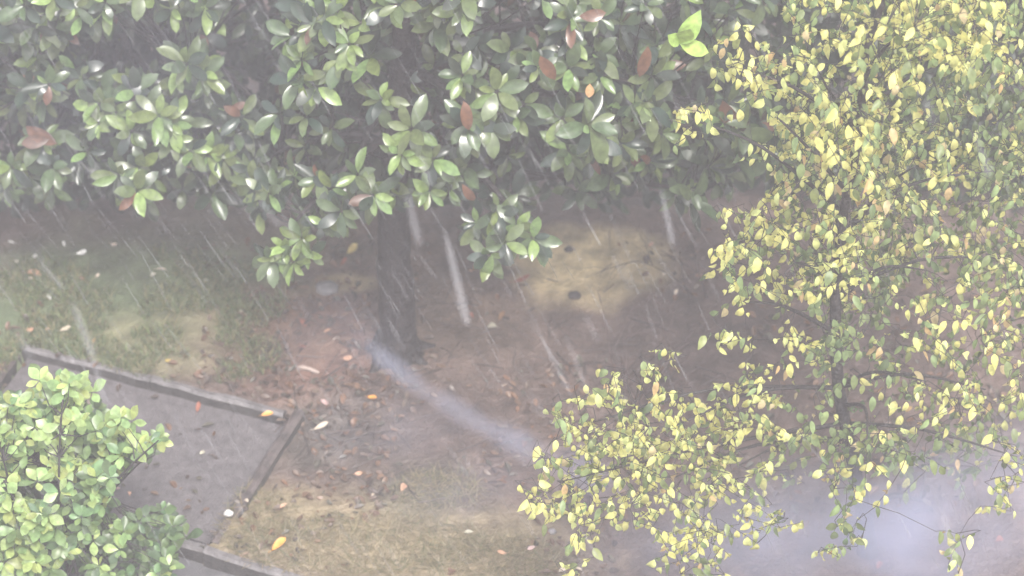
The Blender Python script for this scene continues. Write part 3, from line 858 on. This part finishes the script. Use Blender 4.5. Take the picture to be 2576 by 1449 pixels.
# ------------------------------------------------------------------ bare shrubs and dead twigs
def bare(name, label, base, spread, hgt, mat, n, seed):
    q = random.Random(seed)
    root = empty(name, base)
    tag(root, label, 'shrub')
    for i in range(n):
        a = q.uniform(0, 6.283)
        m = MB()
        def grow(p, d, L, r, lev):
            pts = [p]
            for k in range(5):
                d = (d + Vector((q.uniform(-.25, .25), q.uniform(-.25, .25), q.uniform(-.22, .12)))).normalized()
                pts.append(pts[-1] + d * L / 5)
            for t in pts:
                t.z = max(t.z, base.z - .02)
            m.tube(pts, [r * (1 - .12 * k) for k in range(6)], 4, True)
            if lev > 0:
                for _ in range(q.randint(2, 3)):
                    k = q.randint(1, 5)
                    nd = (d + Vector((q.uniform(-.9, .9), q.uniform(-.9, .9), q.uniform(-.2, .6)))).normalized()
                    grow(pts[k].copy(), nd, L * q.uniform(.5, .8), r * .6, lev - 1)
        d = Vector((math.cos(a) * spread, math.sin(a) * spread, hgt)).normalized()
        grow(base + Vector((q.uniform(-.05, .05), q.uniform(-.05, .05), -.02)), d, q.uniform(.25, .42), 0.0045, 2)
        m.build('stem', mat, root, base)
    return root
bare('bare_shrub', 'leafless tangle of pale thin twigs below the sandy patch', G(1600, 985, .05), 0.9, 0.9, M_TWIG, 8, 4)
bare('bare_shrub', 'leafless dark twigs rising at the right edge of the sandy patch', G(1760, 740, .05), 0.5, 1.0, M_TWIGD, 3, 9)

# ------------------------------------------------------------------ small things on the ground
def zg(x, y): return max(soil_z(x, y), 0.002) if not in_bay(x, y) else 0.004
def ground_pt(px, py):
    p = G(px, py, 0.05)
    for _ in range(3):
        a, b = loc2(p)
        z = zg(p.x, p.y)
        if abs(b) < .045 and -0.1 < a < BW + .1: z = .085
        if abs(a - BW - .028) < .045 and -.1 < b < depth: z = .078
        p = G(px, py, z)
    return p
FCOL = {'orange': (.72, .33, .07), 'cream': (.72, .60, .48), 'peach': (.62, .36, .24), 'red': (.30, .11, .07), 'brown': (.28, .16, .09), 'pale': (.45, .42, .33), 'yellow': (.55, .42, .15), 'white': (.78, .76, .72), 'pink': (.55, .38, .36)}
FM = {}
def fallen(px, py, size, col, label, rot=None):
    key = (col, rng.randint(0, 2))
    if key not in FM:
        g = leaf_geo(rng.uniform(.2, .27), rng.uniform(.2, .6), rng.uniform(-.9, .9), 'ellip', 5, rng.uniform(-.5, .5))
        me = bpy.data.meshes.new('fallen_leaf')
        v = [tuple(p) for p in g[0]]; f = list(g[1])
        n = len(v)                                   # petiole: a thin stalk
        v += [(-.22, -.012, .02), (-.22, .012, .02), (.02, .012, .005), (.02, -.012, .005), (-.22, 0, .045), (.02, 0, .03)]
        f += [(n, n + 1, n + 2, n + 3), (n + 1, n + 4, n + 5, n + 2), (n + 4, n, n + 3, n + 5)]
        me.from_pydata(v, [], f)
        me.materials.append(M_FALL)
        me.polygons.foreach_set('use_smooth', [True] * len(me.polygons))
        at = me.color_attributes.new('tint', 'FLOAT_COLOR', 'POINT')
        at.data.foreach_set('color', list((*FCOL[col], 1.0)) * len(v))
        FM[key] = me
    p = ground_pt(px, py)
    L = size / 1288 * TAN * (p - CAM).length * 1.25
    a = rng.uniform(0, 6.283) if rot is None else rot
    d = Vector((math.cos(a), math.sin(a), rng.uniform(-.05, .1)))
    o = bpy.data.objects.new('fallen_leaf', FM[key])
    COL.objects.link(o)
    o.matrix_world = frame(d, Vector((rng.uniform(-.3, .3), rng.uniform(-.5, .1), 1)), p - d * L * .5 + Vector((0, 0, .012 + L * .12)), L)
    tag(o, label, 'leaf', 'fallen leaves on the ground')
for args in [
    (703, 1381, 40, 'orange', 'bright orange fallen leaf near the bottom path kerb, the largest and brightest', .8),
    (810, 1083, 34, 'cream', 'cream curled leaf on dark soil right of the paved bay', .3),
    (902, 1199, 19, 'peach', 'small peach leaf on soil, left of a larger brown-peach leaf', 0.1),
    (1016, 1231, 28, 'peach', 'brown-peach oval leaf standing out on the dark soil in the lower middle', 1.2),
    (937, 1009, 24, 'orange', 'reddish orange leaf on the soil left of the drifting mist'),
    (876, 910, 22, 'peach', 'peach leaf on the soil just left below the trunk foot'),
    (763, 816, 24, 'red', 'dull red leaf in the litter, farther from the far kerb than its red neighbour'),
    (763, 886, 34, 'red', 'dull red leaf cluster piece above the pale stick'),
    (823, 838, 16, 'peach', 'small peach leaf left of the trunk foot in reddish litter'),
    (620, 1264, 16, 'cream', 'small cream leaf beside the lower end of the right kerb'),
    (713, 1278, 18, 'peach', 'pale peach leaf on straw-coloured grass above the bright orange leaf'),
    (817, 1018, 22, 'pink', 'pinkish leaf beside the corner of the two kerbs'),
    (673, 1049, 26, 'orange', 'orange-brown leaf lying inside the bay by its far right corner', .3),
    (500, 1033, 24, 'red', 'reddish brown leaf in the bay under the far kerb', 1.4),
    (295, 1234, 14, 'pink', 'pinkish white leaf in the bay at the edge of the light green bush'),
    (327, 1246, 16, 'peach', 'dull peach leaf in the bay right of the pinkish white leaf'),
    (510, 1144, 16, 'pale', 'grey pale leaf in the middle of the paved bay'),
    (939, 1248, 12, 'cream', 'tiny cream leaf below the small peach leaf'),
    (1179, 1345, 18, 'pale', 'pale greenish leaf on straw ground in the bottom middle'),
    (1337, 1384, 18, 'pink', 'pink round leaf on the ground below the lowest yellow branch'),
    (1262, 1399, 22, 'peach', 'faint peach leaf near the bottom edge, left of the pink round leaf'),
    (1416, 1439, 20, 'cream', 'cream leaf at the very bottom edge under the yellow branch, left one of two'),
    (1457, 1436, 16, 'cream', 'cream leaf at the very bottom edge under the yellow branch, right one of two'),
    (2211, 1429, 24, 'red', 'red-brown leaf at the foot of the yellow-leaved tree'),
    (2515, 1361, 26, 'red', 'red-brown leaf on the soil in the lower right corner'),
    (886, 636, 30, 'yellow', 'yellow-brown curled leaf left of the upper trunk', .9),
    (865, 668, 24, 'red', 'reddish leaf below the yellow-brown curled leaf by the trunk'),
    (1182, 686, 14, 'peach', 'small peach leaf under the hanging magnolia spray right of the trunk'),
    (1236, 826, 26, 'pale', 'pale tan leaf on soil to the right of the trunk foot'),
    (1262, 803, 28, 'brown', 'orange-brown leaf right of the trunk, above a pale tan leaf'),
    (1187, 800, 18, 'red', 'small red leaf right of the trunk foot'),
    (1316, 716, 40, 'red', 'long red-brown leaf at the left edge of the sandy patch', .1),
    (1637, 623, 16, 'peach', 'peach leaf at the upper right of the sandy patch'),
    (1671, 695, 13, 'cream', 'small cream leaf at the right edge of the sandy patch'),
    (1701, 739, 15, 'cream', 'cream leaf right of the sandy patch, nearer than the small cream one'),
    (29, 616, 14, 'white', 'white petal-like leaf on dark ground at the far left edge'),
    (162, 621, 14, 'white', 'small white leaf in the shade under the left magnolia'),
    (207, 644, 24, 'white', 'white curled leaf, the brightest in the shade under the left magnolia', .2),
    (288, 625, 24, 'cream', 'slim cream leaf under the left magnolia, rightmost of the pale ones', -.8),
    (88, 652, 14, 'white', 'greyish white leaf at the edge of the mossy lawn by the left side'),
    (41, 665, 14, 'pale', 'dull pale leaf on the lawn close to the left edge'),
    (124, 751, 18, 'white', 'bright white leaf on the green lawn above the left kerb'),
    (138, 734, 12, 'cream', 'tiny cream leaf just behind the bright white lawn leaf'),
    (87, 694, 32, 'peach', 'peach-brown leaf on the lawn near the left edge', .05),
    (80, 708, 18, 'cream', 'cream leaf just below the peach-brown lawn leaf'),
    (78, 838, 22, 'peach', 'peach leaf behind the far kerb, leftmost of a row of three', -.4),
    (120, 837, 16, 'peach', 'round peach leaf behind the far kerb, middle one of a row of three'),
    (166, 836, 24, 'cream', 'cream leaf behind the far kerb, right one of a row of three', .2),
    (411, 682, 26, 'cream', 'pale leaf on the tan strip between lawn and shade', .3),
    (385, 696, 14, 'pale', 'small dull leaf left of the pale leaf on the tan strip'),
    (246, 701, 14, 'cream', 'cream leaf alone on the middle of the green lawn'),
    (235, 864, 16, 'orange', 'orange leaf lying behind the left part of the far kerb'),
    (423, 916, 18, 'yellow', 'yellow leaf on the lawn close behind the middle of the far kerb'),
    (515, 713, 20, 'pale', 'pale upright leaf at the right end of the lawn'),
    (607, 790, 16, 'pale', 'dull pale leaf among the litter left of the trunk')]:
    fallen(*args)

def stone(name, px, py, s, mat, label, cat='stone', flat=.55, seed=0):
    p = ground_pt(px, py)
    r = s / 2 / 1288 * TAN * (p - CAM).length
    V, F = [], []
    nu, nv = 10, 6
    V.append((0, 0, -r * flat))
    for j in range(1, nv):
        ph = -math.pi / 2 + math.pi * j / nv
        for i in range(nu):
            th = 2 * math.pi * i / nu
            d = Vector((math.cos(th) * math.cos(ph), math.sin(th) * math.cos(ph), math.sin(ph)))
            k = 1 + .3 * noise.noise(d * 1.6 + Vector((seed, 0, 0)))
            V.append((d.x * r * k, d.y * r * k * .8, d.z * r * k * flat))
    V.append((0, 0, r * flat))
    F += [(0, 1 + (i + 1) % nu, 1 + i) for i in range(nu)]
    for j in range(nv - 2):
        for i in range(nu):
            F.append((1 + j * nu + i, 1 + j * nu + (i + 1) % nu, 1 + (j + 1) * nu + (i + 1) % nu, 1 + (j + 1) * nu + i))
    t = len(V) - 1
    F += [(t, t - nu + i, t - nu + (i + 1) % nu) for i in range(nu)]
    m = MB(); m.add(V, F)
    o = m.build(name, mat)
    o.location = p + Vector((0, 0, r * flat * .45))
    tag(o, label, cat)
stone('stone', 822, 730, 62, M_STONE, 'pale grey flat stone lying on the ground left of the trunk', flat=.4, seed=1)
stone('stone', 1432, 630, 24, M_STONED, 'small dark stone on the upper left of the sandy patch', seed=2)
stone('stone', 1445, 745, 38, M_STONED, 'dark clod at the lower edge of the sandy patch', seed=3, flat=.35)
stone('pebble', 575, 1294, 24, M_WHITE, 'white pebble resting against the lower end of the right kerb', 'pebble', .7, 4)
stone('pebble', 518, 830, 11, M_WHITE, 'tiny white pebble on straw grass behind the far kerb', 'pebble', .8, 5)
stone('pebble', 1389, 1339, 24, M_STONE, 'pale pebble on the soil under the lowest yellow branch', 'pebble', .6, 6)
p0, p1 = ground_pt(750, 930), ground_pt(803, 944)
m = MB()
m.tube(curve([p0 + Vector((0, 0, .014)), (p0 + p1) / 2 + Vector((0, 0.006, .02)), p1 + Vector((0, 0, .014))], 4), [.006, .011, .013, .012, .012, .012, .013, .010, .006], 7, True, .3)
o = m.build('stick', rough_mat('split pale wood', (.3, .22, .19), (.5, .4, .35), 30, .5, .3))
tag(o, 'short pale broken stick on the soil behind the kerb corner', 'stick')

# ------------------------------------------------------------------ grass, litter (nobody could count them)
def scatter(name, n, regions, make, mat, label):
    vs, fs, cs = [], [], []
    for _ in range(n):
        cx, cy, rx, ry = rng.choices(regions, [r[2] * r[3] for r in regions])[0]
        a, r = rng.uniform(0, 6.283), math.sqrt(rng.random())
        p = G(cx + math.cos(a) * r * rx, cy + math.sin(a) * r * ry, .05)
        if in_path(p.x, p.y) and rng.random() < .9: continue
        make(p, vs, fs, cs)
    me = bpy.data.meshes.new(name)
    me.from_pydata(vs, [], fs)
    me.materials.append(mat)
    at = me.color_attributes.new('tint', 'FLOAT_COLOR', 'POINT')
    at.data.foreach_set('color', [q for c in cs for q in (*c, 1.0)])
    o = bpy.data.objects.new(name, me)
    COL.objects.link(o)
    tag(o, label, kind='stuff')
def blade(p, vs, fs, cs):
    if in_bay(p.x, p.y): return
    if noise.noise(Vector((p.x * 3, p.y * 3, 1.7))) + .5 * noise.noise(Vector((p.x * 9, p.y * 9, 4.4))) < -.08: return
    z = zg(p.x, p.y)
    for _ in range(4):
        a = rng.uniform(0, 6.283)
        h, w = rng.uniform(.03, .075), rng.uniform(.002, .004)
        q = Vector((p.x + rng.uniform(-.02, .02), p.y + rng.uniform(-.02, .02), z - .01))
        s = Vector((math.cos(a), math.sin(a), 0)) * w
        l = Vector((rng.uniform(-.7, .7), rng.uniform(-.7, .7), 1)) * h
        b = len(vs)
        vs += [tuple(q - s), tuple(q + s), tuple(q + l * .6 + s * .7), tuple(q + l * .6 - s * .7), tuple(q + l + Vector((l.x, l.y, -h * .2)) * .5)]
        fs += [(b, b + 1, b + 2, b + 3), (b + 3, b + 2, b + 4)]
        c = rng.choice([(.10, .13, .055), (.085, .115, .055), (.13, .14, .07), (.17, .15, .08)])
        f = rng.uniform(1.1, 1.9)
        cs += [tuple(k * f for k in c)] * 5
scatter('grass', 4200, [(330, 740, 360, 110), (90, 850, 150, 110), (590, 760, 130, 80), (450, 900, 260, 70)], blade, M_GRASS, 'thin wet grass on the mossy lawn behind the far kerb')
def straw(p, vs, fs, cs):
    if in_bay(p.x, p.y): return
    z = zg(p.x, p.y)
    a = rng.uniform(0, 6.283)
    d = Vector((math.cos(a), math.sin(a), rng.uniform(-.05, .5))) * rng.uniform(.03, .08)
    s = Vector((-math.sin(a), math.cos(a), 0)) * .002
    q = Vector((p.x, p.y, z + .002))
    b = len(vs)
    vs += [tuple(q - s), tuple(q + s), tuple(q + d + s * .4), tuple(q + d - s * .4)]
    fs.append((b, b + 1, b + 2, b + 3))
    c = rng.choice([(.26, .21, .12), (.2, .17, .1), (.15, .15, .08), (.3, .25, .17)])
    cs += [c] * 4
scatter('dry_grass', 4200, [(900, 1370, 330, 80), (640, 1300, 110, 80), (1250, 1410, 200, 60), (1100, 1240, 120, 50)], straw, M_GRASS, 'short straw-coloured grass on the ground near the bottom path')
SANDC = G(1475, 680, .05)
def litter(p, vs, fs, cs):
    bay = in_bay(p.x, p.y)
    if bay and rng.random() < .7: return
    if noise.noise(Vector((p.x * 2.2, p.y * 2.2, 5.7))) < -.15: return
    z = zg(p.x, p.y)
    if (p - SANDC).length < .5 and rng.random() < .85: return
    g = LIT[rng.randint(0, 3)]
    a = rng.uniform(0, 6.283)
    M = frame(Vector((math.cos(a), math.sin(a), rng.uniform(-.2, .25))), Vector((rng.uniform(-.5, .5), rng.uniform(-.5, .5), 1)), Vector((p.x, p.y, z + .008)), rng.uniform(.02, .065))
    b = len(vs)
    vs += [tuple(M @ Vector(v)) for v in g[0]]
    fs += [tuple(k + b for k in q) for q in g[1]]
    c = rng.choice([(.13, .075, .05), (.10, .065, .05), (.17, .105, .07), (.07, .05, .042), (.16, .085, .05), (.09, .08, .06), (.15, .11, .085)])
    f = rng.uniform(.7, 1.2)
    cs += [tuple(k * f for k in c)] * len(g[0])
LIT = [leaf_geo(.25, rng.uniform(.1, .6), rng.uniform(-1, 1), 'ellip', 4, rng.uniform(-.6, .6)) for _ in range(4)]
scatter('leaf_litter', 3600, [(1288, 1000, 1400, 460), (800, 850, 300, 200), (900, 640, 300, 80), (780, 900, 150, 150), (1650, 850, 350, 200), (1000, 1150, 300, 150)], litter, M_FALL, 'brown wet leaf litter scattered over the soil')
def sticklet(p, vs, fs, cs):
    if (p - SANDC).length < .55 and rng.random() < .8: return
    z = zg(p.x, p.y)
    a = rng.uniform(0, 6.283)
    d = Vector((math.cos(a), math.sin(a), rng.uniform(-.03, .12))) * rng.uniform(.06, .25)
    q = Vector((p.x, p.y, z + .006))
    m = MB()
    m.tube([q, q + d * .5 + Vector((rng.uniform(-.01, .01), rng.uniform(-.01, .01), .006)), q + d], [.003, .0025, .0015], 3, False)
    b = len(vs)
    vs += m.v
    fs += [tuple(k + b for k in f) for f in m.f]
    c = rng.choice([(.05, .038, .035), (.08, .06, .055), (.13, .10, .09)])
    cs += [c] * len(m.v)
scatter('fallen_twigs', 260, [(1600, 850, 380, 220), (1200, 1000, 500, 300), (1500, 680, 250, 120), (800, 950, 200, 200)], sticklet, M_FALL, 'thin fallen twigs lying on the soil')

finish_foliage()

# ------------------------------------------------------------------ rain
m = MB()
def drop(p, d, L, r):
    d = d.normalized()
    m.tube([p - d * L * .5, p - d * L * .25, p + d * L * .3, p + d * L * .45, p + d * L * .5], [r * .15, r * .7, r, r * .8, r * .15], 6, True)
for k in range(520):
    px, py = rng.uniform(-50, 2626), rng.uniform(-50, 1500)
    if px > 1800 and rng.random() < .5: continue
    di = rng.uniform(8.5, 12.0)
    d = Vector((.42 + rng.gauss(0, .06), rng.uniform(-.1, .1), -1))
    drop(PD(px, py, di), d, rng.uniform(.08, .3), rng.uniform(.0010, .0020))
for k in range(45):
    px, py = rng.uniform(0, 620), rng.uniform(430, 680)
    drop(PD(px, py, rng.uniform(9.5, 11)), Vector((.5 + rng.gauss(0, .06), 0, -1)), rng.uniform(.1, .25), rng.uniform(.0006, .0011))
for x0, y0, x1, y1, w in [(1362, 850, 1432, 985, 7), (1425, 850, 1480, 990, 6), (1332, 990, 1368, 1045, 9), (1470, 793, 1503, 850, 7), (92, 655, 158, 722, 7), (38, 828, 80, 902, 11), (822, 1085, 862, 1165, 5), (430, 1290, 470, 1325, 6),
        (182, 760, 232, 890, 20), (228, 880, 264, 1010, 12), (1122, 590, 1174, 808, 26), (1022, 480, 1054, 610, 17), (1664, 480, 1692, 610, 16), (2327, 245, 2350, 310, 10), (2455, 340, 2487, 440, 13), (2372, 1290, 2402, 1400, 13),
        (640, 490, 700, 565, 9), (1060, 395, 1082, 465, 12), (1545, 640, 1590, 730, 5), (700, 540, 740, 600, 7), (90, 1200, 150, 1320, 10)]:
    di = rng.uniform(6.5, 8.0)
    a, b = PD(x0, y0, di), PD(x1, y1, di + .1)
    drop((a + b) / 2, b - a, (b - a).length * 1.1, w / 2 / 1288 * TAN * di)
o = m.build('rain', M_RAIN)
tag(o, 'slanting streaks of heavy rain falling across the garden', kind='stuff')

# ------------------------------------------------------------------ mist and haze
def vol_mat(name, color, dens, hetero=True, aniso=0.0, nscale=2.5):
    m, nt, out = new_mat(name)
    pv = N(nt, 'ShaderNodeVolumePrincipled')
    pv.inputs['Color'].default_value = (*color, 1)
    pv.inputs['Density'].default_value = dens
    pv.inputs['Anisotropy'].default_value = aniso
    if hetero:
        tc = N(nt, 'ShaderNodeTexCoord')
        ln = N(nt, 'ShaderNodeVectorMath', operation='LENGTH')
        nt.links.new(tc.outputs['Object'], ln.inputs[0])
        mr = N(nt, 'ShaderNodeMapRange', interpolation_type='SMOOTHSTEP')
        mr.inputs['From Min'].default_value, mr.inputs['From Max'].default_value = 0.0, 0.97
        mr.inputs['To Min'].default_value, mr.inputs['To Max'].default_value = dens, 0.0
        nt.links.new(ln.outputs['Value'], mr.inputs['Value'])
        ge = N(nt, 'ShaderNodeNewGeometry')
        no = N(nt, 'ShaderNodeTexNoise', Scale=nscale, Detail=3.0)
        nt.links.new(ge.outputs['Position'], no.inputs['Vector'])
        m3 = N(nt, 'ShaderNodeMapRange')
        m3.inputs['From Min'].default_value, m3.inputs['From Max'].default_value = 0.33, 0.66
        m3.inputs['To Min'].default_value, m3.inputs['To Max'].default_value = 0.15, 1.9
        nt.links.new(no.outputs['Fac'], m3.inputs['Value'])
        mm = N(nt, 'ShaderNodeMath', operation='MULTIPLY')
        nt.links.new(mr.outputs['Result'], mm.inputs[0]); nt.links.new(m3.outputs['Result'], mm.inputs[1])
        nt.links.new(mm.outputs[0], pv.inputs['Density'])
    nt.links.new(pv.outputs[0], out.inputs['Volume'])
    return m
def mist(c, axis, rx, ry, rz, dens, label):
    import bmesh
    bm = bmesh.new()
    bmesh.ops.create_icosphere(bm, subdivisions=3, radius=1)
    me = bpy.data.meshes.new('mist')
    bm.to_mesh(me); bm.free()
    me.materials.append(vol_mat('drifting mist', (.68, .72, .95), dens))
    o = bpy.data.objects.new('mist', me)
    COL.objects.link(o)
    X = axis.normalized()
    Z = (Vector((0, 0, 1)) - X * X.z).normalized()
    Y = Z.cross(X)
    o.matrix_world = Matrix(((X.x * rx, Y.x * ry, Z.x * rz, c.x), (X.y * rx, Y.y * ry, Z.y * rz, c.y), (X.z * rx, Y.z * ry, Z.z * rz, c.z), (0, 0, 0, 1)))
    tag(o, label, kind='stuff')
W = [G(a, b, .3) for a, b in ((830, 740), (935, 880), (1080, 990), (1230, 1080), (1400, 1160), (1560, 1230))]
for i in range(5):
    a, b = W[i], W[i + 1]
    mist((a + b) / 2, b - a, (b - a).length * .85, (.13, .065, .07, .09, .13)[i], (.18, .11, .11, .13, .18)[i], (0.5, 3.6, 3.8, 2.8, 1.6)[i], 'bluish wisp of rain mist drifting from the trunk foot towards the yellow tree')
for px, py, rx, ry, rz, dn in ((1950, 1330, .95, .5, .45, .75), (2180, 1350, .85, .5, .5, 1.0), (2440, 1290, .8, .55, .5, .75), (1660, 1320, .7, .35, .3, .7), (2540, 1180, .6, .45, .45, .5), (1250, 1230, .7, .35, .2, .7), (1000, 1080, .6, .3, .2, .5), (850, 840, .45, .35, .25, .3)):
    mist(G(px, py, .55 if px > 1600 else .3), Vector((1, .15, 0)), rx, ry, rz, dn, 'pale bluish bank of mist low over the ground')

mist(PY(330, 200, 9.6), Vector((1, .1, 0)), 1.5, .6, .8, .06, 'cool blue-grey haze bank hanging before the magnolia in the upper left')
import bmesh
bm = bmesh.new()
bmesh.ops.create_cube(bm, size=1)
me = bpy.data.meshes.new('haze')
bm.to_mesh(me); bm.free()
me.materials.append(vol_mat('rain haze', HAZE_COLOR, HAZE_DENSITY, False, 0.0))
hz = bpy.data.objects.new('haze', me)
COL.objects.link(hz)
hz.location = (0, 10.5, 4.15)
hz.scale = (140, 146, 10.7)
tag(hz, 'pale rain haze hanging in the air over the whole garden', kind='stuff')
